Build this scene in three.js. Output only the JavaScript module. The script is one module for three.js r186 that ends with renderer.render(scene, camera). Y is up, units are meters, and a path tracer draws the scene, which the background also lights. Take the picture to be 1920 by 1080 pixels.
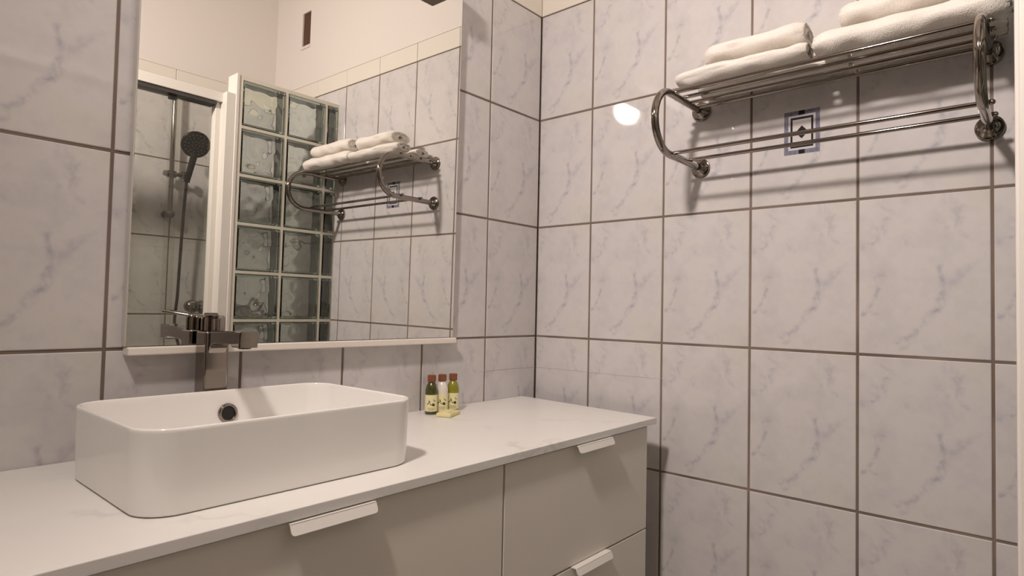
import * as THREE from 'three';
import { RoundedBoxGeometry } from 'three/addons/geometries/RoundedBoxGeometry.js';
import { mergeGeometries } from 'three/addons/utils/BufferGeometryUtils.js';

// ---------- camera, light, exposure ----------
const scene = new THREE.Scene();
scene.background = new THREE.Color(0x000000);
const camera = new THREE.PerspectiveCamera(50.16, 1920 / 1080, 0.02, 20);
camera.position.set(-1.6046, 1.1543, 1.2941);
camera.rotation.order = 'YXZ';
camera.rotation.set(0.03412, -0.86154, 0.02081);
camera.setViewOffset(1920, 1080, -11.0, 0.33, 1920, 1080);

const renderer = new THREE.WebGLRenderer({ antialias: true });
renderer.toneMapping = THREE.LinearToneMapping;
renderer.toneMappingExposure = 4.05;
renderer.shadowMap.enabled = true;

const LAMP = new THREE.Vector3(-1.76, 2.41, 0.765);          // centre of the spotlight's opal face
const LAMP_AIM = new THREE.Vector3(1, -0.60, 0.34).normalize();
const lampLight = new THREE.SpotLight(new THREE.Color().setRGB(1.0, 0.87, 0.82), 1.6, 0, 1.3, 1, 2);
lampLight.name = 'spotlight_source';
lampLight.position.copy(LAMP).addScaledVector(LAMP_AIM, 0.012);
lampLight.target.position.copy(LAMP).add(LAMP_AIM);
lampLight.castShadow = true;
lampLight.shadow.radius = 4;
scene.add(lampLight, lampLight.target);

// ---------- helpers ----------
let seed = 12345;
const rnd = () => { seed = (seed * 1664525 + 1013904223) >>> 0; return seed / 4294967296; };
const hash = (x, y, s) => { let n = (x * 374761393 + y * 668265263 + s * 1274126177) | 0; n = Math.imul(n ^ (n >>> 13), 1274126177); return ((n ^ (n >>> 16)) >>> 0) / 4294967296; };
function vnoise(x, y, s) {
  const xi = Math.floor(x), yi = Math.floor(y), fx = x - xi, fy = y - yi;
  const ux = fx * fx * (3 - 2 * fx), uy = fy * fy * (3 - 2 * fy);
  const a = hash(xi, yi, s), b = hash(xi + 1, yi, s), c = hash(xi, yi + 1, s), d = hash(xi + 1, yi + 1, s);
  return a + (b - a) * ux + (c - a) * uy + (a - b - c + d) * ux * uy;
}
function fbm(x, y, s, o = 4) { let v = 0, a = 0.5, t = 0; for (let i = 0; i < o; i++) { v += a * vnoise(x, y, s + i); t += a; a *= 0.5; x *= 2.03; y *= 2.03; } return v / t; }
const names = {};
function numbered(name) { const k = names[name] = (names[name] ?? -1) + 1; return k ? `${name}_${String(k).padStart(3, '0')}` : name; }
function prep(g) { return g.index ? g.toNonIndexed() : g; }
function obj(name, geos, mat, parent = scene) {
  const list = Array.isArray(geos) ? geos : [geos];
  const g = list.length > 1 ? mergeGeometries(list.map(prep).map((q) => { for (const k of Object.keys(q.attributes)) if (!['position', 'normal', 'uv'].includes(k)) q.deleteAttribute(k); return q; })) : list[0];
  const m = new THREE.Mesh(g, mat);
  m.name = parent === scene ? numbered(name) : name;
  m.castShadow = m.receiveShadow = true;
  parent.add(m);
  return m;
}
function thing(name, label, category, pos = [0, 0, 0], turn = 0, group) {
  const o = new THREE.Group(); o.name = numbered(name); scene.add(o);
  o.position.set(...pos); o.rotation.y = turn; o.userData = { label, category };
  if (group) o.userData.group = group;
  return o;
}
function structure(name, label, category, pos = [0, 0, 0], turn = 0) { const o = thing(name, label, category, pos, turn); o.userData.kind = 'structure'; return o; }
function bx(x0, x1, y0, y1, z0, z1) { const g = new THREE.BoxGeometry(x1 - x0, y1 - y0, z1 - z0); g.translate((x0 + x1) / 2, (y0 + y1) / 2, (z0 + z1) / 2); return g; }
function rbx(x0, x1, y0, y1, z0, z1, r = 0.002, s = 2) { const g = new RoundedBoxGeometry(x1 - x0, y1 - y0, z1 - z0, s, r); g.translate((x0 + x1) / 2, (y0 + y1) / 2, (z0 + z1) / 2); return g; }
function cyl(a, b, r0, r1 = r0, n = 24) {
  const A = new THREE.Vector3(...a), B = new THREE.Vector3(...b), d = B.clone().sub(A);
  const g = new THREE.CylinderGeometry(r1, r0, d.length(), n, 1);
  g.applyQuaternion(new THREE.Quaternion().setFromUnitVectors(new THREE.Vector3(0, 1, 0), d.clone().normalize()));
  g.translate((A.x + B.x) / 2, (A.y + B.y) / 2, (A.z + B.z) / 2); return g;
}
function lathe(pts, n = 32) { return new THREE.LatheGeometry(pts.map((p) => new THREE.Vector2(...p)), n); }
class Path3 extends THREE.Curve { constructor(pts) { super(); this.c = new THREE.CatmullRomCurve3(pts.map((p) => new THREE.Vector3(...p)), false, 'centripetal'); } getPoint(t, o) { return this.c.getPoint(t, o); } }
const tube = (pts, r, n = 60, k = 14) => new THREE.TubeGeometry(new Path3(pts), n, r, k, false);
const srgb = (r, g, b) => new THREE.Color().setRGB(r / 255, g / 255, b / 255, THREE.SRGBColorSpace);
const std = (c, rough = 0.5, metal = 0, extra = {}) => new THREE.MeshPhysicalMaterial({ color: c, roughness: rough, metalness: metal, ...extra });
function dataTex(w, h, fn, srgbSpace = true, wrap = THREE.RepeatWrapping) {
  const d = new Uint8Array(w * h * 4);
  for (let y = 0; y < h; y++) for (let x = 0; x < w; x++) { const c = fn((x + 0.5) / w, (y + 0.5) / h), i = (y * w + x) * 4; d[i] = Math.max(0, Math.min(255, c[0])); d[i + 1] = Math.max(0, Math.min(255, c[1])); d[i + 2] = Math.max(0, Math.min(255, c[2])); d[i + 3] = 255; }
  const t = new THREE.DataTexture(d, w, h); t.magFilter = t.minFilter = THREE.LinearFilter; t.wrapS = t.wrapT = wrap;
  if (srgbSpace) t.colorSpace = THREE.SRGBColorSpace;
  t.needsUpdate = true; return t;
}

// ---------- tile print: grey-lavender marble, the same print on every tile ----------
const TW = 0.25, TH = 0.3625;
const strokes = [   // points (u, t from top), width, strength
  [[[0.69, 0.03], [0.72, 0.07], [0.76, 0.11]], 0.040, 0.60],
  [[[0.81, 0.08], [0.78, 0.15], [0.78, 0.23], [0.84, 0.27]], 0.022, 0.55],
  [[[0.66, 0.17], [0.68, 0.21]], 0.030, 0.40],
  [[[0.24, 0.13], [0.20, 0.21], [0.12, 0.28], [0.03, 0.31]], 0.036, 0.60],
  [[[0.10, 0.17], [0.14, 0.20]], 0.030, 0.35],
  [[[0.22, 0.07], [0.29, 0.10], [0.34, 0.11]], 0.022, 0.50],
  [[[0.36, 0.27], [0.44, 0.31]], 0.026, 0.36],
  [[[0.63, 0.46], [0.66, 0.55], [0.66, 0.63], [0.63, 0.69], [0.58, 0.73]], 0.026, 0.90],
  [[[0.60, 0.69], [0.55, 0.76], [0.50, 0.81]], 0.034, 0.45],
  [[[0.46, 0.84], [0.40, 0.88], [0.33, 0.90]], 0.030, 0.62],
  [[[0.40, 0.92], [0.33, 0.96]], 0.024, 0.40],
  [[[0.92, 0.42], [0.82, 0.49], [0.74, 0.55]], 0.034, 0.38],
  [[[0.17, 0.58], [0.11, 0.66], [0.03, 0.75]], 0.018, 0.80],
  [[[0.05, 0.73], [0.14, 0.75]], 0.020, 0.35],
  [[[0.14, 0.51], [0.21, 0.50]], 0.020, 0.42],
];
function segDist(px, py, a, b) { const dx = b[0] - a[0], dy = b[1] - a[1]; const t = Math.max(0, Math.min(1, ((px - a[0]) * dx + (py - a[1]) * dy) / (dx * dx + dy * dy))); return Math.hypot(px - a[0] - t * dx, py - a[1] - t * dy); }
function marble(u, v) {
  const t = (1 - v) * 1.45, n1 = fbm(u * 5, t * 5, 11, 5), n2 = fbm(u * 13, t * 13, 31, 4), n3 = fbm(u * 2.2, t * 2.2, 51, 3);
  const wu = u + (n2 - 0.5) * 0.075, wt = (1 - v) + (fbm(u * 11, t * 11, 71, 4) - 0.5) * 0.055;
  let vein = 0;
  for (const [pts, w, s] of strokes) { let d = 9; for (let i = 0; i + 1 < pts.length; i++) d = Math.min(d, segDist(wu, wt * 1.45, [pts[i][0], pts[i][1] * 1.45], [pts[i + 1][0], pts[i + 1][1] * 1.45])); vein = Math.max(vein, s * Math.exp(-(d * d) / (w * w)) * (0.15 + 1.9 * Math.max(0, fbm(u * 26, t * 26, 91, 3) - 0.24))); }
  const cloud = Math.max(0, n1 - 0.47) * 1.5, warm = Math.max(0, n3 - 0.45) * 1.3;
  const k = Math.min(1, vein * 0.85 + cloud * 0.5 + Math.max(0, n2 - 0.52) * 0.35);
  return [214 - 38 * k - 2 * warm, 210 - 35 * k - 3 * warm, 209 - 24 * k - 12 * warm];
}
function decor(u, v) {   // printed motif in the middle of one tile: blue-grey frame, dark inner frame, dark diamond
  const x = (u - 0.5) * TW / 0.043, y = (v - 0.5) * TH / 0.0555, ax = Math.abs(x), ay = Math.abs(y);
  if (ax > 1 || ay > 1) return null;
  if (ax > 0.76 || ay > 0.80) {
    if ((ax < 0.17 && ay > 0.80) || (ay < 0.07 && ax > 0.76)) return [38, 36, 44];
    const k = fbm(u * 60, v * 60, 5, 3); return [104 + 50 * k, 104 + 48 * k, 122 + 44 * k];
  }
  if (ax > 0.64 || ay > 0.70) return [206, 205, 208];
  if (ax > 0.52 || ay > 0.60) return [44, 40, 44];
  if (ax / 0.36 + ay / 0.30 < 1) return [44, 40, 44];
  return null;
}
const TX = 512, TY = 744;
const marblePx = []; 
const tileMap = dataTex(TX, TY, (u, v) => { const c = marble(u, v); marblePx.push(c); return c; });
const decorMap = dataTex(TX, TY, (u, v) => decor(u, v) ?? marblePx[Math.floor(v * TY) * TX + Math.floor(u * TX)]);
const mTile = std(0xffffff, 0.045, 0, { map: tileMap, ior: 1.5 });
const mDecor = std(0xffffff, 0.045, 0, { map: decorMap, ior: 1.5 });
const groutTex = dataTex(256, 256, (u, v) => { const n = fbm(u * 24, v * 24, 3, 4); return [106 + 44 * n, 93 + 40 * n, 84 + 36 * n]; });
const mGrout = std(0xffffff, 0.95, 0, { map: groutTex });
const plasterBump = dataTex(256, 256, (u, v) => { const n = 255 * fbm(u * 40, v * 40, 17, 4); return [n, n, n]; }, false);
const mPaint = std(srgb(229, 223, 217), 0.85, 0, { bumpMap: plasterBump, bumpScale: 0.0006 });
const mBorder = std(srgb(231, 225, 214), 0.25);
const mWhite = std(srgb(226, 222, 214), 0.35);
const mChrome = std(srgb(154, 146, 139), 0.08, 1);
const mDarkChrome = std(srgb(120, 116, 112), 0.16, 1);
const mBlack = std(srgb(26, 25, 24), 0.45);

function tileGeo(w, h, u0, v0, u1, v1) {
  const c = 0.0016, d = 0.0012, b = -0.006, P = [], N = [], U = [], X = w / 2, Y = h / 2;
  const uv = (p) => [u0 + (u1 - u0) * (p[0] + X) / w, v0 + (v1 - v0) * (p[1] + Y) / h];
  const quad = (a, q, r, s) => { const A = new THREE.Vector3(...a), n = new THREE.Vector3(...q).sub(A).cross(new THREE.Vector3(...s).sub(A)).normalize(); for (const p of [a, q, r, a, r, s]) { P.push(...p); N.push(n.x, n.y, n.z); U.push(...uv(p)); } };
  const i = X - c, j = Y - c;
  quad([-i, -j, 0], [i, -j, 0], [i, j, 0], [-i, j, 0]);
  quad([-X, -Y, -d], [X, -Y, -d], [i, -j, 0], [-i, -j, 0]); quad([X, -Y, -d], [X, Y, -d], [i, j, 0], [i, -j, 0]);
  quad([X, Y, -d], [-X, Y, -d], [-i, j, 0], [i, j, 0]); quad([-X, Y, -d], [-X, -Y, -d], [-i, -j, 0], [-i, j, 0]);
  quad([-X, -Y, b], [X, -Y, b], [X, -Y, -d], [-X, -Y, -d]); quad([X, -Y, b], [X, Y, b], [X, Y, -d], [X, -Y, -d]);
  quad([X, Y, b], [-X, Y, b], [-X, Y, -d], [X, Y, -d]); quad([-X, Y, b], [-X, -Y, b], [-X, -Y, -d], [-X, Y, -d]);
  const g = new THREE.BufferGeometry();
  g.setAttribute('position', new THREE.Float32BufferAttribute(P, 3)); g.setAttribute('normal', new THREE.Float32BufferAttribute(N, 3)); g.setAttribute('uv', new THREE.Float32BufferAttribute(U, 2));
  return g;
}
const tileCache = new Map();
const GAP = 0.0060;
// rows measured up from the floor; the top row ends under the cream border
const ROWS = [0, 0.34, 0.7025, 1.065, 1.4275, 1.79, 2.146];
const CEIL = 2.8, BORD = 2.223;
// local frame of a wall: x to the right as one faces it, y up, z out of the wall; tile faces lie at z = 0
function tileWall(wall, edges, decorAt) {
  const x0 = edges[0], x1 = edges[edges.length - 1];
  obj('grout', bx(x0, x1, 0, ROWS[6], -0.02, -0.0022), mGrout, wall);
  for (let c = 0; c + 1 < edges.length; c++) {
    const w = edges[c + 1] - edges[c];
    for (let r = 0; r < 6; r++) {
      const h = ROWS[r + 1] - ROWS[r], full = w > TW - 0.001;
      // a piece cut on the left keeps the right side of the print, and the other way round
      const u0 = full ? 0 : (c === 0 ? 1 - w / TW : 0), u1 = u0 + Math.min(1, w / TW), v0 = r === 0 ? 1 - h / TH : 0, v1 = r === 0 ? 1 : h / TH;
      const key = [w.toFixed(4), h.toFixed(4), u0.toFixed(3)].join();
      if (!tileCache.has(key)) tileCache.set(key, tileGeo(w - GAP, h - GAP, u0, v0, u1, v1));
      const t = obj('tile', tileCache.get(key), decorAt && decorAt[0] === c && decorAt[1] === r ? mDecor : mTile, wall);
      t.position.set((edges[c] + edges[c + 1]) / 2, (ROWS[r] + ROWS[r + 1]) / 2, (rnd() - 0.5) * 0.0005);
      t.rotation.set((rnd() - 0.5) * 0.003, (rnd() - 0.5) * 0.003, 0);
      if (decorAt && decorAt[0] === c && decorAt[1] === r) { t.name = 'decor_tile'; t.userData.label = 'tile printed with a blue-grey frame and dark diamond'; }
    }
    const k = 'b' + w.toFixed(4);
    if (!tileCache.has(k)) tileCache.set(k, tileGeo(w - 0.002, BORD - ROWS[6] - 0.002, 0, 0, 1, 1));
    const b = obj('border_tile', tileCache.get(k), mBorder, wall); b.position.set((edges[c] + edges[c + 1]) / 2, (BORD + ROWS[6]) / 2, 0.0015);
  }
}
function range(first, step, end) { const a = []; for (let x = first; x < end - 1e-6; x += step) a.push(x); return a; }

// ---------- the room ----------
const XL = -2.4, ZF = 1.88;
const floor = structure('floor', 'plain grey floor of the bathroom', 'floor'); obj('floor_slab', bx(XL - 0.12, 0.12, -0.1, 0, -0.12, ZF + 0.12), std(srgb(196, 188, 178), 0.4), floor);
const ceiling = structure('ceiling', 'white painted ceiling above the tiled walls', 'ceiling'); obj('ceiling_slab', bx(XL - 0.12, 0.12, CEIL, CEIL + 0.1, -0.12, ZF + 0.12), mPaint, ceiling);

const wallBack = structure('wall_back', 'grey marble-print tiled wall behind the mirror and basin', 'wall');
obj('plaster', bx(XL - 0.12, 0.12, 0, CEIL, -0.12, -0.018), mPaint, wallBack);
obj('upper_plaster', bx(XL, 0.001, BORD, CEIL, -0.019, 0.0008), mPaint, wallBack);
{
  const e = range(0.2426, 0.25, -XL).map((v) => -v).reverse(); e.unshift(XL); e.push(0);
  tileWall(wallBack, e);
}
const wallRight = structure('wall_right', 'grey marble-print tiled wall carrying the chrome towel rack', 'wall', [0, 0, 0], -Math.PI / 2);
obj('plaster', bx(-0.01, ZF + 0.01, 0, CEIL, -0.12, -0.075), mPaint, wallRight);
obj('lower_plaster', bx(0, ZF, 0, BORD, -0.076, -0.018), mPaint, wallRight);
{
  const s = new THREE.Shape([[0, BORD], [ZF, BORD], [ZF, CEIL], [0, CEIL]].map((p) => new THREE.Vector2(...p)));
  s.holes.push(new THREE.Path([[1.546, 2.43], [1.546, 2.598], [1.622, 2.598], [1.622, 2.43]].map((p) => new THREE.Vector2(...p))));
  const g = new THREE.ExtrudeGeometry(s, { depth: 0.0758, bevelEnabled: false }); g.translate(0, 0, -0.075);
  obj('upper_plaster', g, mPaint, wallRight);
  const e = [0, ...range(0.2114, 0.25, ZF), ZF];
  tileWall(wallRight, e, [3, 4]);
}
const wallFront = structure('wall_front', 'tiled wall at the back of the shower, white above', 'wall', [0, 0, ZF], Math.PI);
obj('plaster', bx(-0.12, -XL + 0.12, 0, CEIL, -0.12, -0.018), mPaint, wallFront);
obj('upper_plaster', bx(-0.001, -XL, BORD, CEIL, -0.019, 0.0008), mPaint, wallFront);
tileWall(wallFront, [0, 0.238, 0.488, 0.738, 0.988, 1.238, 1.488, 1.738, 1.988, 2.238, 2.4]);
{
  const d = structure('door_2', 'dark brown wooden door in the plain painted wall', 'door', [XL, 0, 1.05]);
  obj('door_leaf', rbx(0.004, 0.04, 0.01, 2.05, -0.45, 0.45, 0.003), std(srgb(78, 56, 42), 0.5), d);
  obj('door_frame', [bx(0.002, 0.05, 0, 2.12, -0.52, -0.455), bx(0.002, 0.05, 0, 2.12, 0.455, 0.52), bx(0.002, 0.05, 2.055, 2.12, -0.455, 0.455)], std(srgb(96, 72, 54), 0.5), d);
  obj('handle', [cyl([0.04, 1.02, -0.38], [0.08, 1.02, -0.38], 0.008), cyl([0.08, 1.02, -0.386], [0.08, 1.02, -0.27], 0.008)], mDarkChrome, d);
}
const wallLeft = structure('wall_left', 'plain painted wall facing the towel rack', 'wall'); obj('plaster', bx(XL - 0.12, XL, 0, CEIL, -0.02, ZF + 0.02), mPaint, wallLeft);

// residue of an old sealant line on the tiles a little above the worktop
{
  const t = thing('sealant_residue', 'thin pale line of old sealant on the tiles above the worktop', 'sealant', [0, 0.963, 0]);
  const wob = (n, f) => Array.from({ length: n }, (_, i) => f(i / (n - 1), (rnd() - 0.5) * 0.0016));
  obj('sealant_bead', [tube(wob(14, (k, w) => [-0.0002, w, 0.004 + 0.47 * k]), 0.0006, 40, 5), tube(wob(12, (k, w) => [-0.004 - 0.26 * k, w, 0.0002]), 0.0006, 30, 5)], std(srgb(204, 199, 196), 0.6), t);
}
// brown board set into a slot in the upper plaster
{
  const t = thing('vent_opening', 'narrow upright brown vent opening high in the white plaster', 'vent', [0, 2.43, 1.584]);
  const wood = dataTex(64, 128, (u, v) => { const n = fbm(u * 20, v * 3, 7, 4); return [66 + 44 * n, 46 + 32 * n, 33 + 24 * n]; });
  obj('backing_board', bx(0.006, 0.03, 0.001, 0.167, -0.037, 0.037), std(0xffffff, 0.8, 0, { map: wood }), t);
  obj('ledge', rbx(-0.006, 0.006, -0.018, -0.004, -0.042, 0.042, 0.002), mPaint, t);
}

// ---------- glass block screen at the shower ----------
{
  const Z0 = 1.262, Z1 = 1.342, XE = -0.476;
  const w = structure('wall_partition', 'glass block screen between vanity area and shower', 'glass block wall', [0, 0, Z0]);
  const D = Z1 - Z0, cols = [[-0.452, -0.265], [-0.253, -0.072], [-0.060, -0.006]], pitch = 0.199, gh = 0.187, top = 2.052;
  const mMortar = std(srgb(226, 221, 206), 0.85, 0, { bumpMap: plasterBump, bumpScale: 0.0008 });
  const rows = []; for (let k = 0; top - k * pitch - gh > 0.02; k++) rows.push([top - k * pitch - gh, top - k * pitch]);
  const m = [bx(XE, cols[0][0], 0, top, 0.003, D - 0.003), bx(cols[0][1], cols[1][0], 0, top, 0.003, D - 0.003), bx(cols[1][1], cols[2][0], 0, top, 0.003, D - 0.003), bx(cols[2][1], -0.0005, 0, top, 0.003, D - 0.003), bx(XE, -0.0005, top, top + 0.016, 0.003, D - 0.003)];
  for (let k = 0; k < rows.length; k++) { const y1 = rows[k][0], y0 = k + 1 < rows.length ? rows[k + 1][1] : 0; for (const [a, b] of cols) m.push(bx(a, b, y0, y1, 0.003, D - 0.003)); }
  obj('mortar', m, mMortar, w);
  obj('end_post', rbx(XE - 0.004, XE + 0.010, 0, top + 0.022, 0, D, 0.003), mPaint, w);
  const mGlass = std(srgb(252, 254, 252), 0.02, 0, { transmission: 1, thickness: 0.01, ior: 1.5, attenuationColor: srgb(190, 212, 196), attenuationDistance: 0.12 });
  function blockGeo(bw) {
    const out = new RoundedBoxGeometry(bw, gh - 0.004, D, 2, 0.005);
    const e = 0.009, iw = bw - 2 * e, ih = gh - 0.004 - 2 * e, id = D - 0.022, n = 14;
    const inn = new THREE.BoxGeometry(iw, ih, id, bw > 0.1 ? n : 5, n, 1), p = inn.attributes.position;
    for (let i = 0; i < p.count; i++) {
      const x = p.getX(i), y = p.getY(i), z = p.getZ(i), edge = Math.min(1, 8 * Math.min(0.5 - Math.abs(x / iw), 0.5 - Math.abs(y / ih)));
      if (Math.abs(z) > id / 2 - 1e-4 && edge > 0) p.setZ(i, z + edge * 0.0032 * (vnoise(x * 42 + 9, y * 42 + 5, z > 0 ? 3 : 4) - 0.5) * 2);
    }
    inn.computeVertexNormals();
    const q = inn.toNonIndexed(), P = q.attributes.position, N = q.attributes.normal;
    for (let i = 0; i < P.count; i += 3) for (const A of [P, N, q.attributes.uv]) { const s = A.itemSize; for (let k = 0; k < s; k++) { const t = A.array[(i + 1) * s + k]; A.array[(i + 1) * s + k] = A.array[(i + 2) * s + k]; A.array[(i + 2) * s + k] = t; } }
    for (let i = 0; i < N.array.length; i++) N.array[i] *= -1;
    const o = prep(out); for (const k of Object.keys(o.attributes)) if (!['position', 'normal', 'uv'].includes(k)) o.deleteAttribute(k);
    return mergeGeometries([o, q]);
  }
  const geos = cols.map(([a, b]) => blockGeo(b - a - 0.004));
  const mEdge = std(srgb(132, 130, 112), 0.6);
  const frames = cols.map(([a, b]) => { const X = (b - a) / 2, Y = gh / 2, t = 0.0018, d = D / 2 - 0.004; return mergeGeometries([bx(-X, -X + t, -Y, Y, -d, d), bx(X - t, X, -Y, Y, -d, d), bx(-X + t, X - t, -Y, -Y + t, -d, d), bx(-X + t, X - t, Y - t, Y, -d, d)]); });
  rows.forEach(([y0, y1]) => cols.forEach(([a, b], c) => { const o = obj('glass_block', geos[c], mGlass, w); o.position.set((a + b) / 2, (y0 + y1) / 2, D / 2); obj('edge_coating', frames[c], mEdge, o); }));
}

// ---------- shower ----------
{
  const d = structure('door_1', 'white framed sliding shower door with clear glass', 'shower door', [-0.9, 0, 1.30]);
  obj('jamb', rbx(0.384, 0.4195, 0, 1.988, -0.032, 0.060, 0.002), mWhite, d);
  obj('stile', rbx(0.3645, 0.3845, 0.10, 1.9495, 0.020, 0.058, 0.002), mWhite, d);
  obj('jamb', rbx(-0.40, -0.362, 0, 1.988, 0.002, 0.075, 0.002), mWhite, d);
  obj('header', rbx(-0.3625, 0.3845, 1.950, 1.988, 0.002, 0.075, 0.002), mWhite, d);
  obj('track', bx(-0.362, 0.3638, 1.936, 1.951, 0.008, 0.070), std(srgb(70, 68, 66), 0.4), d);
  obj('sill', rbx(-0.362, 0.384, 0.06, 0.10, 0.002, 0.075, 0.002), mWhite, d);
  const pane = std(srgb(245, 246, 243), 0.0, 0, { transmission: 1, thickness: 0, ior: 1.5 });
  obj('pane', bx(-0.36, 0.235, 0.10, 1.938, 0.026, 0.030), pane, d);
  obj('pane', bx(0.205, 0.3655, 0.10, 1.938, 0.048, 0.052), pane, d);
  obj('roller', rbx(0.195, 0.222, 1.920, 1.937, 0.03, 0.05, 0.002), mBlack, d);
  const side = structure('wall_side', 'white side wall closing the end of the shower', 'wall', [-1.30, 0, 1.30]);
  obj('panel', bx(-0.05, 0, 0, 2.05, 0, ZF - 1.30), mPaint, side);
  const tray = thing('shower_tray', 'white shower tray behind the glass block screen', 'shower tray', [-0.65, 0, 1.60]);
  obj('basin', bx(-0.649, 0.649, 0.0005, 0.06, -0.224, 0.279), mWhite, tray);

  const rail = thing('shower_rail', 'chrome upright shower rail fixed to the tiled shower wall', 'shower rail', [-0.511, 1.53, 1.82]);
  obj('bar', cyl([0, 0.0, 0], [0, 0.60, 0], 0.0105), mChrome, rail);
  for (const y of [0, 0.60]) { const b = obj('bracket', [cyl([0, y, 0.059], [0, y, -0.006], 0.017, 0.021), new THREE.SphereGeometry(0.021, 24, 16).translate(0, y, -0.004)], mDarkChrome, rail); b.userData.label = 'round wall bracket of the rail'; }
  const sl = obj('slider', [cyl([0, 0.168, 0], [0, 0.198, 0], 0.020), cyl([-0.022, 0.183, -0.004], [0.048, 0.183, -0.018], 0.0095), cyl([0.048, 0.168, -0.0165], [0.050, 0.200, -0.0175], 0.012)], mDarkChrome, rail);
  obj('clamp_knob', cyl([-0.018, 0.183, -0.004], [-0.032, 0.183, -0.010], 0.013), mChrome, sl);

  const hd = thing('hand_shower', 'dark round hand shower hanging in the rail holder', 'shower head', [-0.461, 1.70, 1.775]);
  const mHead = std(srgb(34, 31, 28), 0.25, 0.3);
  obj('handle', cyl([0, -0.02, 0], [0.018, 0.115, -0.03], 0.0125, 0.0155), mHead, hd);
  const hg = lathe([[0, 0.030], [0.02, 0.029], [0.045, 0.018], [0.060, 0.006], [0.0625, 0], [0.060, -0.005], [0.052, -0.007], [0, -0.007]], 40);
  const fq = new THREE.Quaternion().setFromUnitVectors(new THREE.Vector3(0, -1, 0), new THREE.Vector3(-0.12, -0.42, -0.9).normalize());
  hg.applyQuaternion(fq); hg.translate(0.015, 0.152, -0.045);
  const head = obj('head', hg, mHead, hd);
  const noz = []; for (const [r, n] of [[0, 1], [0.016, 7], [0.032, 12], [0.046, 18]]) for (let k = 0; k < n; k++) { const a = k / n * 6.283, g = new THREE.CylinderGeometry(0.0022, 0.0022, 0.003, 6); g.translate(r * Math.cos(a), -0.0078, r * Math.sin(a)); g.applyQuaternion(fq); g.translate(0.015, 0.152, -0.045); noz.push(g); }
  obj('nozzles', noz, std(srgb(100, 92, 82), 0.5), head).userData.kind = 'stuff';
  const hose = obj('shower_hose', tube([[0, 0, 0], [-0.002, -0.14, 0.012], [-0.004, -0.30, 0.02], [-0.008, -0.52, 0.024], [-0.012, -0.68, 0.026], [0.03, -0.79, 0.02], [0.10, -0.72, 0.03], [0.11, -0.61, 0.035]], 0.0068, 120, 10), std(srgb(96, 90, 84), 0.25, 0.9));
  hose.position.set(-0.461, 1.681, 1.776); hose.userData = { label: 'metal shower hose hanging down from the hand shower', category: 'hose' };
  const mx = thing('shower_mixer', 'chrome bar shower mixer with round knob on shower wall', 'tap', [-0.25, 1.06, 1.81]);
  obj('body', cyl([-0.12, 0.043, 0], [0.13, 0.043, 0], 0.020), mChrome, mx);
  obj('knob', new THREE.SphereGeometry(0.031, 28, 20).scale(1.15, 1, 1).translate(-0.150, 0.046, 0), mChrome, mx);
  obj('knob', new THREE.SphereGeometry(0.031, 28, 20).scale(1.15, 1, 1).translate(0.150, 0.046, 0), mChrome, mx);
  for (const s of [-1, 1]) obj('wall_flange', cyl([s * 0.075, 0.043, 0.0], [s * 0.075, 0.043, 0.07], 0.018, 0.032), mChrome, mx);
}

// ---------- mirror, its rail and the canopy above ----------
{
  const y0 = 1.070, y1 = 2.046, x0 = -1.216, x1 = -0.4, tilt = 0.008;
  const m = thing('wall_mirror', 'large rectangular frameless mirror above the basin', 'mirror', [(x0 + x1) / 2, y0, 0.001]);
  m.rotation.x = tilt;
  const hw = (x1 - x0) / 2, H = y1 - y0;
  obj('backing_board', rbx(-hw, hw, 0, H, 0, 0.0165, 0.001), std(srgb(205, 200, 192), 0.6), m);
  obj('mirror_glass', bx(-hw + 0.001, hw - 0.001, 0.001, H - 0.001, 0.0167, 0.021), std(srgb(238, 238, 234), 0.0, 1), m);
  const r = thing('mirror_rail', 'slim white wooden rail holding up the mirror', 'rail', [(x0 + x1) / 2, y0 - 0.016, 0.0005]);
  obj('ledge', rbx(-hw + 0.002, hw + 0.006, 0.0, 0.0155, 0, 0.032, 0.003, 3), std(srgb(240, 232, 222), 0.3), r);
  const c = thing('mirror_canopy', 'dark brown canopy board along the top of the mirror', 'canopy', [(x0 - 0.452) / 2, 2.018, 0.024]);
  const wood = dataTex(256, 64, (u, v) => { const n = fbm(u * 6, v * 30, 23, 4); return [96 + 40 * n, 84 + 34 * n, 66 + 28 * n]; });
  const cw = (-0.452 - x0) / 2;
  obj('board', rbx(-cw, cw, 0, 0.022, 0.008, 0.076, 0.002), std(0xffffff, 0.35, 0, { map: wood }), c);
  obj('box', rbx(-cw, cw, 0.0215, 0.06, 0.010, 0.074, 0.002), std(0xffffff, 0.35, 0, { map: wood }), c);
}

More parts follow.
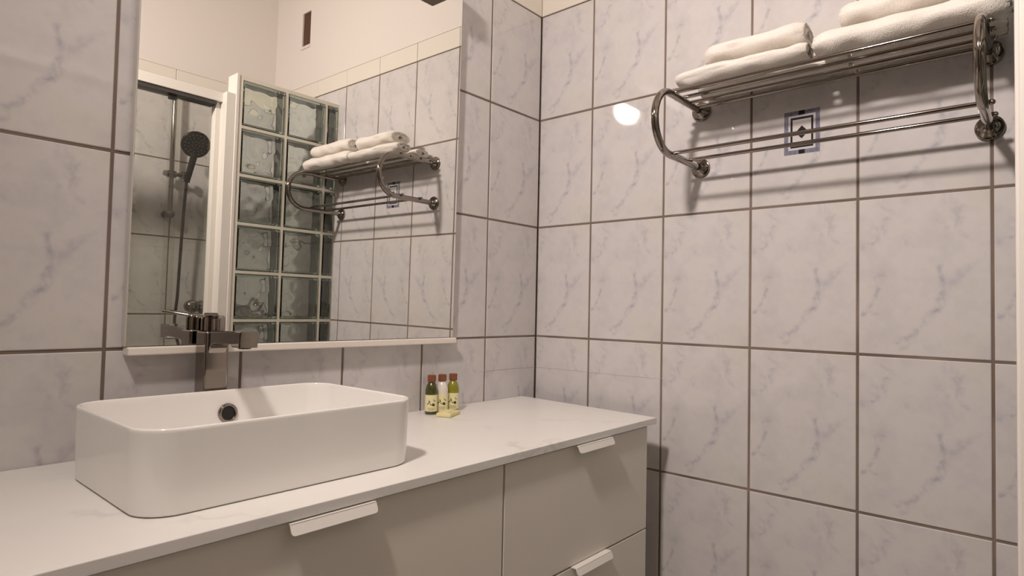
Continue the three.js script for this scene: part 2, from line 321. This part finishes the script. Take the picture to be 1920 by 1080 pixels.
// ---------- vanity ----------
const TOP = 0.8725;
{
  const s = new THREE.Shape([[-1.62, -0.001], [-0.068, -0.001], [-0.106, -0.505], [-1.62, -0.508]].map((p) => new THREE.Vector2(...p)));
  const g = new THREE.ExtrudeGeometry(s, { depth: 0.014, bevelEnabled: true, bevelThickness: 0.0012, bevelSize: 0.0012, bevelOffset: -0.0012, bevelSegments: 2 });
  g.rotateX(-Math.PI / 2); g.translate(0, TOP - 0.0152, 0);
  const uv = g.attributes.uv, p = g.attributes.position; for (let i = 0; i < uv.count; i++) uv.setXY(i, p.getX(i), p.getZ(i) + p.getY(i));
  const quartz = dataTex(512, 512, (u, v) => { const a = fbm(u * 5 + 3, v * 5, 41, 5), b = fbm(u * 9, v * 9, 61, 4), vein = Math.max(0, 1 - Math.abs(a - 0.5) * 40) * Math.max(0, b - 0.5) * 2.2; const k = 1 - 0.10 * vein - 0.02 * (b - 0.5); return [240 * k, 238 * k, 234 * k]; });
  const o = obj('worktop', g, std(0xffffff, 0.32, 0, { map: quartz }));
  o.userData = { label: 'long white worktop with faint grey veins under the basin', category: 'worktop' };
}
const mFront = std(srgb(232, 227, 217), 0.42);
const mHandle = std(srgb(240, 237, 231), 0.35);
const mBody = std(srgb(196, 192, 184), 0.5);
function edgePull(parent, cx, y, z) {   // folded plate: flange over the drawer edge, lip hanging in front with rounded lower corners
  const w = 0.142, r = 0.006, h = 0.0165, s = new THREE.Shape();
  s.moveTo(-w / 2, 0); s.lineTo(-w / 2, -h + r); s.quadraticCurveTo(-w / 2, -h, -w / 2 + r, -h); s.lineTo(w / 2 - r, -h); s.quadraticCurveTo(w / 2, -h, w / 2, -h + r); s.lineTo(w / 2, 0);
  const lip = new THREE.ExtrudeGeometry(s, { depth: 0.0016, bevelEnabled: true, bevelSize: 0.0004, bevelThickness: 0.0004, bevelSegments: 2, curveSegments: 8 });
  lip.rotateX(-0.42); lip.translate(cx, y, z + 0.013);
  return obj('handle', [lip, bx(cx - w / 2, cx + w / 2, y - 0.0008, y + 0.0010, z - 0.016, z + 0.0155)], mHandle, parent);
}
function cabinet(label, x0, x1, pulls) {
  const cx = (x0 + x1) / 2, w = (x1 - x0) / 2, t = thing('vanity_cabinet', label, 'cabinet', [cx, 0.315, 0.0], 0, 'vanity base cabinets under the worktop');
  const H = 0.8555 - 0.315;
  obj('body', [bx(-w, -w + 0.016, 0, H, 0.003, 0.476), bx(w - 0.016, w, 0, H, 0.003, 0.476), bx(-w, w, 0, 0.016, 0.003, 0.476), bx(-w, w, H - 0.06, H - 0.010, 0.003, 0.05), bx(-w + 0.01, w - 0.01, 0.01, H - 0.012, 0.003, 0.02), bx(-w + 0.01, w - 0.01, 0.262, 0.28, 0.40, 0.47)], mBody, t);
  for (const [a, b] of [[0.002, 0.2695], [0.2735, H - 0.004]]) {
    const d = obj('drawer_front', rbx(-w + 0.001, w - 0.001, a, b, 0.478, 0.495, 0.0012), mFront, t);
    obj('drawer_box', [bx(-w + 0.025, w - 0.025, a + 0.02, b - 0.06, 0.05, 0.477)], mBody, d);
    edgePull(d, pulls - cx, b + 0.0014, 0.495);
  }
}
cabinet('pale grey two-drawer vanity cabinet standing next to the right-hand wall', -0.7005, -0.137, -0.402);
cabinet('wide pale grey vanity cabinet under the basin', -1.50, -0.7035, -1.086);

// basin: lofted rounded rectangles, outside up to a thin rim, inside down to the floor
{
  const b = thing('wash_basin', 'white rectangular countertop basin with rounded corners', 'basin', [-1.090, TOP + 0.0003, 0.264]);
  const W = 0.2275, D = 0.165, H = 0.1155;
  const rr = (w, d, r, n = 10) => { const a = []; for (const [sx, sz, a0] of [[1, 1, 0], [-1, 1, 1], [-1, -1, 2], [1, -1, 3]]) for (let k = 0; k <= n; k++) { const t = (a0 + k / n) * Math.PI / 2; a.push([sx * (w - r) + r * Math.cos(t), sz * (d - r) + r * Math.sin(t)]); } return a; };
  const L = [[0.012, 0.0, 0.045], [0.004, 0.0012, 0.050], [0.0025, 0.004, 0.050], [0.0015, 0.03, 0.05], [0.0, H - 0.006, 0.05], [0.0, H - 0.0025, 0.05], [0.0012, H - 0.0006, 0.049], [0.0028, H, 0.047], [0.0045, H - 0.0006, 0.046], [0.0058, H - 0.0025, 0.045], [0.0075, H - 0.012, 0.044], [0.011, H - 0.045, 0.046], [0.016, 0.045, 0.048], [0.024, 0.030, 0.05], [0.038, 0.021, 0.05], [0.06, 0.0175, 0.045], [0.12, 0.0145, 0.03], [0.158, 0.0135, 0.005]];
  const rings = L.map(([i, y, r]) => rr(W - i, D - i, Math.min(r, D - i)).map(([x, z]) => [x, y, z]));
  const n = rings[0].length, P = [], I = [];
  rings.forEach((q) => q.forEach((p) => P.push(...p)));
  for (let j = 0; j + 1 < rings.length; j++) for (let k = 0; k < n; k++) { const a = j * n + k, c = j * n + (k + 1) % n, d = a + n, e = c + n; I.push(a, d, c, c, d, e); }
  const cap = (j, flip) => { const base = P.length / 3; P.push(0, L[j][1], 0); for (let k = 0; k < n; k++) { const a = j * n + k, c = j * n + (k + 1) % n; flip ? I.push(base, a, c) : I.push(base, c, a); } };
  cap(0, true); cap(rings.length - 1, false);
  let g = new THREE.BufferGeometry(); g.setAttribute('position', new THREE.Float32BufferAttribute(P, 3)); g.setIndex(I); g.computeVertexNormals();
  obj('bowl', g, std(srgb(243, 241, 237), 0.12, 0, { ior: 1.5 }), b);
  const ov = obj('overflow_ring', lathe([[0.0125, -0.001], [0.0125, 0.0035], [0.0145, 0.0052], [0.0175, 0.004], [0.0185, 0.0], [0.0185, -0.002]], 36), mChrome, b);
  ov.rotation.x = Math.PI / 2 - 0.12; ov.position.set(0.024, 0.072, -0.1535);
  obj('overflow_hole', new THREE.CylinderGeometry(0.0127, 0.0127, 0.0035, 28), mBlack, ov);
  const dr = obj('drain', lathe([[0, 0.006], [0.024, 0.005], [0.030, 0.002], [0.032, 0]], 36), mChrome, b); dr.position.y = 0.0138;
}
// tap behind the basin
{
  const f = thing('basin_tap', 'tall square chrome basin tap behind the white basin', 'tap', [-1.0765, TOP + 0.0003, 0.058]);
  obj('column', rbx(-0.023, 0.023, 0, 0.2265, -0.023, 0.023, 0.005, 4), mChrome, f);
  obj('base_plate', rbx(-0.027, 0.027, 0, 0.006, -0.027, 0.027, 0.0025), mChrome, f);
  const s = new THREE.Shape(); s.moveTo(0.010, 0.165); s.lineTo(0.022, 0.188); s.quadraticCurveTo(0.028, 0.203, 0.042, 0.2055); s.lineTo(0.112, 0.2085); s.lineTo(0.121, 0.2035); s.lineTo(0.1455, 0.2035); s.lineTo(0.1475, 0.2275); s.lineTo(0.105, 0.2275); s.lineTo(0.030, 0.2245); s.lineTo(0.005, 0.215);
  const g = new THREE.ExtrudeGeometry(s, { depth: 0.030, bevelEnabled: true, bevelSize: 0.0025, bevelThickness: 0.0025, bevelSegments: 3, curveSegments: 10 });
  g.translate(0, 0, -0.015); g.rotateY(-Math.PI / 2); 
  const sp = obj('spout', g, mChrome, f);
  obj('aerator', cyl([0, 0.1985, 0.1335], [0, 0.2035, 0.1335], 0.0110), mDarkChrome, sp);
  const lv = new THREE.Group(); lv.name = 'lever'; f.add(lv); lv.position.set(0, 0.2265, 0); lv.rotation.y = -0.46;
  const cap = obj('lever_cap', lathe([[0, 0.030], [0.017, 0.030], [0.021, 0.027], [0.022, 0.022], [0.022, 0.0005]], 36), mChrome, lv);
  const pl = rbx(-0.0115, 0.0115, -0.0025, 0.0025, 0, 0.078, 0.0022, 3); pl.rotateX(-0.10);
  const lp = obj('lever_plate', pl, mChrome, lv); lp.position.set(0, 0.026, 0.002);
}

// ---------- toiletries ----------
function labelTex() {
  const c = document.createElement('canvas'); c.width = 512; c.height = 220; const x = c.getContext('2d');
  x.fillStyle = '#e9e2b4'; x.fillRect(0, 0, 512, 220);
  x.fillStyle = '#4a4a2a'; for (let i = 0; i < 5; i++) x.fillRect(196 + i * 3, 170 + i * 8, 120 - i * 6, 2);
  x.strokeStyle = '#3a3a20'; x.lineWidth = 4; x.beginPath(); x.moveTo(190, 140); x.quadraticCurveTo(215, 110, 222, 60); x.stroke();
  const leaf = (a, b, r, s) => { x.save(); x.translate(a, b); x.rotate(r); x.beginPath(); x.ellipse(0, 0, s, s * 0.32, 0, 0, 6.3); x.fill(); x.restore(); };
  x.fillStyle = '#3b3b1e'; leaf(230, 95, 1.2, 22); leaf(205, 115, -0.6, 20); leaf(296, 70, 0.8, 16); leaf(312, 84, -0.4, 14); leaf(250, 128, 0.3, 18);
  x.fillStyle = '#2a2416'; x.beginPath(); x.ellipse(290, 130, 24, 19, 0.3, 0, 6.3); x.fill();
  x.fillStyle = '#8d8a58'; x.beginPath(); x.ellipse(283, 124, 6, 4, 0.3, 0, 6.3); x.fill();
  const t = new THREE.CanvasTexture(c); t.colorSpace = THREE.SRGBColorSpace; return t;
}
const mLabel = std(0xffffff, 0.55, 0, { map: labelTex() });
const capTex = dataTex(128, 32, (u, v) => { const n = fbm(u * 20, v * 2, 77, 4); return [92 + 66 * n, 52 + 40 * n, 30 + 26 * n]; });
const mCap = std(0xffffff, 0.5, 0, { map: capTex });
function bottle(label, x, z, col, extra = {}) {
  const t = thing('toiletry_bottle', label, 'bottle', [x, TOP + 0.0004, z], 0, 'small toiletry bottles on the worktop');
  obj('bottle_body', lathe([[0, 0], [0.0148, 0], [0.0162, 0.0015], [0.0165, 0.004], [0.0165, 0.056], [0.0162, 0.062], [0.0150, 0.069], [0.0125, 0.076], [0.0095, 0.0815], [0.0085, 0.083], [0.0085, 0.088], [0, 0.088]], 36), std(col, 0.18, 0, { clearcoat: 0.6, clearcoatRoughness: 0.08, ...extra }), t);
  const g = new THREE.CylinderGeometry(0.0167, 0.0167, 0.043, 40, 1, true, -2.6, 5.2); g.translate(0, 0.0295, 0);
  const l = obj('paper_label', g, mLabel, t); l.rotation.y = -0.72; l.userData.label = 'cream paper label with olive sprig';
  obj('screw_cap', lathe([[0, 0.0840], [0.0105, 0.0840], [0.0110, 0.0850], [0.0110, 0.1005], [0.0104, 0.1015], [0, 0.1015]], 32), mCap, t).userData.label = 'brown wooden screw cap';
}
bottle('small dark green bottle with brown cap at the end nearest the basin', -0.5085, 0.060, srgb(74, 78, 14), { transmission: 0.25, thickness: 0.02, attenuationColor: srgb(110, 120, 20), attenuationDistance: 0.02 });
bottle('small white lotion bottle with brown cap between two green ones', -0.4745, 0.064, srgb(232, 224, 216));
bottle('small light olive-green bottle with brown cap farthest from the basin', -0.4385, 0.068, srgb(156, 152, 38), { transmission: 0.25, thickness: 0.02, attenuationColor: srgb(190, 190, 60), attenuationDistance: 0.02 });
{
  const t = thing('soap_bar', 'flat cream wrapped soap lying before the small bottles', 'soap', [-0.4905, TOP + 0.0004, 0.108], 0.42);
  obj('wrapped_soap', rbx(-0.034, 0.034, 0, 0.0100, -0.020, 0.020, 0.003, 3), std(srgb(232, 222, 164), 0.45), t);
  obj('wrapper_fold', rbx(-0.026, 0.026, 0.0095, 0.0116, -0.011, 0.011, 0.001, 2), std(srgb(236, 228, 178), 0.4), t);
}

// ---------- towel rack and towels ----------
const SHELF = 1.7165;
{
  const r = thing('towel_rack', 'chrome wall towel rack with bar shelf and two lower rails', 'towel rack', [0, 1.552, 0.575]);
  const zs = [0, 0.633], yu = 0.157, R = yu / 2;
  for (const z of zs) {
    const pts = [[-0.004, yu, z], [-0.06, yu, z], [-0.12, yu, z]]; for (let k = 0; k <= 12; k++) { const a = Math.PI / 2 + k / 12 * Math.PI; pts.push([-0.19 + R * Math.cos(a), R + R * Math.sin(a), z]); } pts.push([-0.12, 0, z], [-0.06, 0, z], [-0.004, 0, z]);
    obj('side_frame', tube(pts, 0.0095, 110, 18), mChrome, r);
    for (const y of [0, yu]) { const g = lathe([[0, 0], [0.026, 0], [0.026, 0.006], [0.0245, 0.0085], [0.014, 0.0095], [0.0125, 0.022], [0, 0.022]], 40); g.rotateZ(Math.PI / 2); g.translate(-0.0003, y, z); obj('wall_rosette', g, mChrome, r); }
  }
  const ends = [zs[0] - 0.016, zs[1] + 0.016];
  const bar = (nm, x, y) => obj(nm, [cyl([x, y, zs[0] - 0.013], [x, y, zs[1] + 0.013], 0.005, 0.005, 18), new THREE.SphereGeometry(0.0052, 14, 10).translate(x, y, zs[0] - 0.013), new THREE.SphereGeometry(0.0052, 14, 10).translate(x, y, zs[1] + 0.013)], mChrome, r);
  for (const x of [-0.178, -0.130, -0.082, -0.034]) bar('shelf_bar', x, yu + 0.0035);
  for (const x of [-0.168, -0.078]) bar('hanging_rail', x, 0.0075);
}
const terryBump = dataTex(512, 512, (u, v) => { const n = 255 * (0.8 * fbm(u * 170, v * 170, 101, 2) + 0.2 * fbm(u * 24, v * 24, 105, 3)); return [n, n, n]; }, false);
const mTowel = std(srgb(240, 234, 226), 0.95, 0, { sheen: 0.4, sheenRoughness: 0.8, sheenColor: srgb(255, 250, 244), bumpMap: terryBump, bumpScale: 0.0012 });
// rolled towel: a flattened spiral of cloth drawn out along z, ends softly rounded
function towel(label, cx, y0, z0, z1, w, h, turns, sd, flip = 1) {
  const o = thing('rolled_towel', label, 'towel', [cx, y0, (z0 + z1) / 2], 0, 'white towels on the rack');
  const N = 150, M = 44, rho0 = 0.16, pitch = (1 - rho0) / turns, ht = pitch * 0.47, out = [], inn = [];
  for (let k = 0; k <= N; k++) {
    const q = k / N, th = q * turns * 2 * Math.PI - Math.PI * 0.6, c = rho0 + (1 - rho0 - ht) * q;
    const tap = q > 0.97 ? Math.sqrt(Math.max(0.02, (1 - q) / 0.03)) : 1;
    for (const [arr, s] of [[out, 1], [inn, -1]]) { const rr = c + s * ht * tap; arr.push([flip * rr * Math.cos(th), rr * Math.sin(th)]); }
  }
  const line = out.concat(inn.reverse()), n = line.length;
  const P = [], U = [], I = [], len = z1 - z0;
  for (let j = 0; j < M; j++) {
    const t = j / (M - 1), e = Math.min(t, 1 - t) * len, sc = 1 - 0.24 * Math.pow(Math.max(0, 1 - e / 0.026), 2);
    for (let k = 0; k < n; k++) {
      const [a, b] = line[k], ang = Math.atan2(b, a), flat = b < 0 ? 0.88 : 1;
      const nz = (vnoise(t * len * 26 + 5, ang * 1.4 + 20, sd) - 0.5) * 0.010 * Math.hypot(a, b), sh = (vnoise(t * len * 9, 3, sd + 9) - 0.5) * 0.006;
      const endw = (j === 0 || j === M - 1) ? (vnoise(a * 7 + 9, b * 7 + 9, sd + 4) - 0.5) * 0.004 : 0;
      P.push(a * (w / 2) * sc + nz * a + sh, h / 2 * flat + b * (h / 2) * sc * flat + nz * b, (t - 0.5) * len + endw); U.push(t * len / 0.2, k / n * 2.5);
    }
  }
  for (let j = 0; j + 1 < M; j++) for (let k = 0; k < n; k++) { const a = j * n + k, c = j * n + (k + 1) % n; I.push(a, c, a + n, c, c + n, a + n); }
  const tri = THREE.ShapeUtils.triangulateShape(line.map((p) => new THREE.Vector2(...p)), []);
  for (const [a, b, c] of tri) { I.push(a, c, b); const f = (M - 1) * n; I.push(f + a, f + b, f + c); }
  const ccw = THREE.ShapeUtils.area(line.map((p) => new THREE.Vector2(...p))) > 0;
  if (!ccw) for (let i = 0; i < I.length; i += 3) { const t = I[i]; I[i] = I[i + 1]; I[i + 1] = t; }
  const g = new THREE.BufferGeometry(); g.setAttribute('position', new THREE.Float32BufferAttribute(P, 3)); g.setAttribute('uv', new THREE.Float32BufferAttribute(U, 2)); g.setIndex(I); g.computeVertexNormals();
  obj('rolled_cloth', g, mTowel, o);
}
const TB = SHELF + 0.0035;
towel('white rolled towel at the front of the shelf, on the half near the corner', -0.150, TB, 0.585, 0.897, 0.100, 0.047, 2.1, 3);
towel('white rolled towel against the tiles at the corner end of the rack', -0.050, TB, 0.600, 0.955, 0.096, 0.047, 2.0, 7, -1);
towel('white rolled towel on top of the pair nearer the corner', -0.114, TB + 0.0465, 0.652, 0.884, 0.136, 0.062, 2.1, 11);
towel('white rolled towel at the front of the shelf beside the glass block screen', -0.146, TB, 0.910, 1.248, 0.112, 0.060, 2.1, 15);
towel('white rolled towel against the tiles beside the glass block screen', -0.045, TB, 0.963, 1.240, 0.082, 0.052, 2.0, 19, -1);
towel('white rolled towel on top of the pair beside the glass block screen', -0.102, TB + 0.0595, 0.955, 1.242, 0.136, 0.066, 2.1, 23);

// ---------- ceiling spotlight out of view, seen as a highlight in the tiles ----------
{
  const l = thing('ceiling_spotlight', 'swivelling ceiling spotlight with a round opal face', 'lamp', [LAMP.x, LAMP.y, LAMP.z]);
  const q = new THREE.Quaternion().setFromUnitVectors(new THREE.Vector3(0, 1, 0), LAMP_AIM);
  const can = lathe([[0, -0.13], [0.045, -0.128], [0.062, -0.112], [0.078, -0.02], [0.082, 0.004], [0.078, 0.004], [0.074, -0.004]], 40); can.applyQuaternion(q);
  obj('housing', can, mWhite, l);
  const face = new THREE.CylinderGeometry(0.075, 0.075, 0.006, 40); face.translate(0, -0.004, 0); face.applyQuaternion(q);
  obj('opal_face', face, new THREE.MeshStandardMaterial({ color: srgb(250, 244, 232), emissive: new THREE.Color().setRGB(1.0, 0.88, 0.78), emissiveIntensity: 22, roughness: 0.4 }), l);
  const bk = LAMP_AIM.clone().multiplyScalar(-0.07);
  obj('arm', cyl([bk.x, bk.y + 0.05, bk.z], [bk.x, CEIL - LAMP.y - 0.021, bk.z], 0.009), mWhite, l);
  obj('ceiling_rose', cyl([bk.x, CEIL - LAMP.y - 0.022, bk.z], [bk.x, CEIL - LAMP.y - 0.0005, bk.z], 0.05, 0.055), mWhite, l);
}

scene.traverse((o) => { if (o.isMesh) { o.castShadow = true; o.receiveShadow = true; } });
renderer.render(scene, camera);
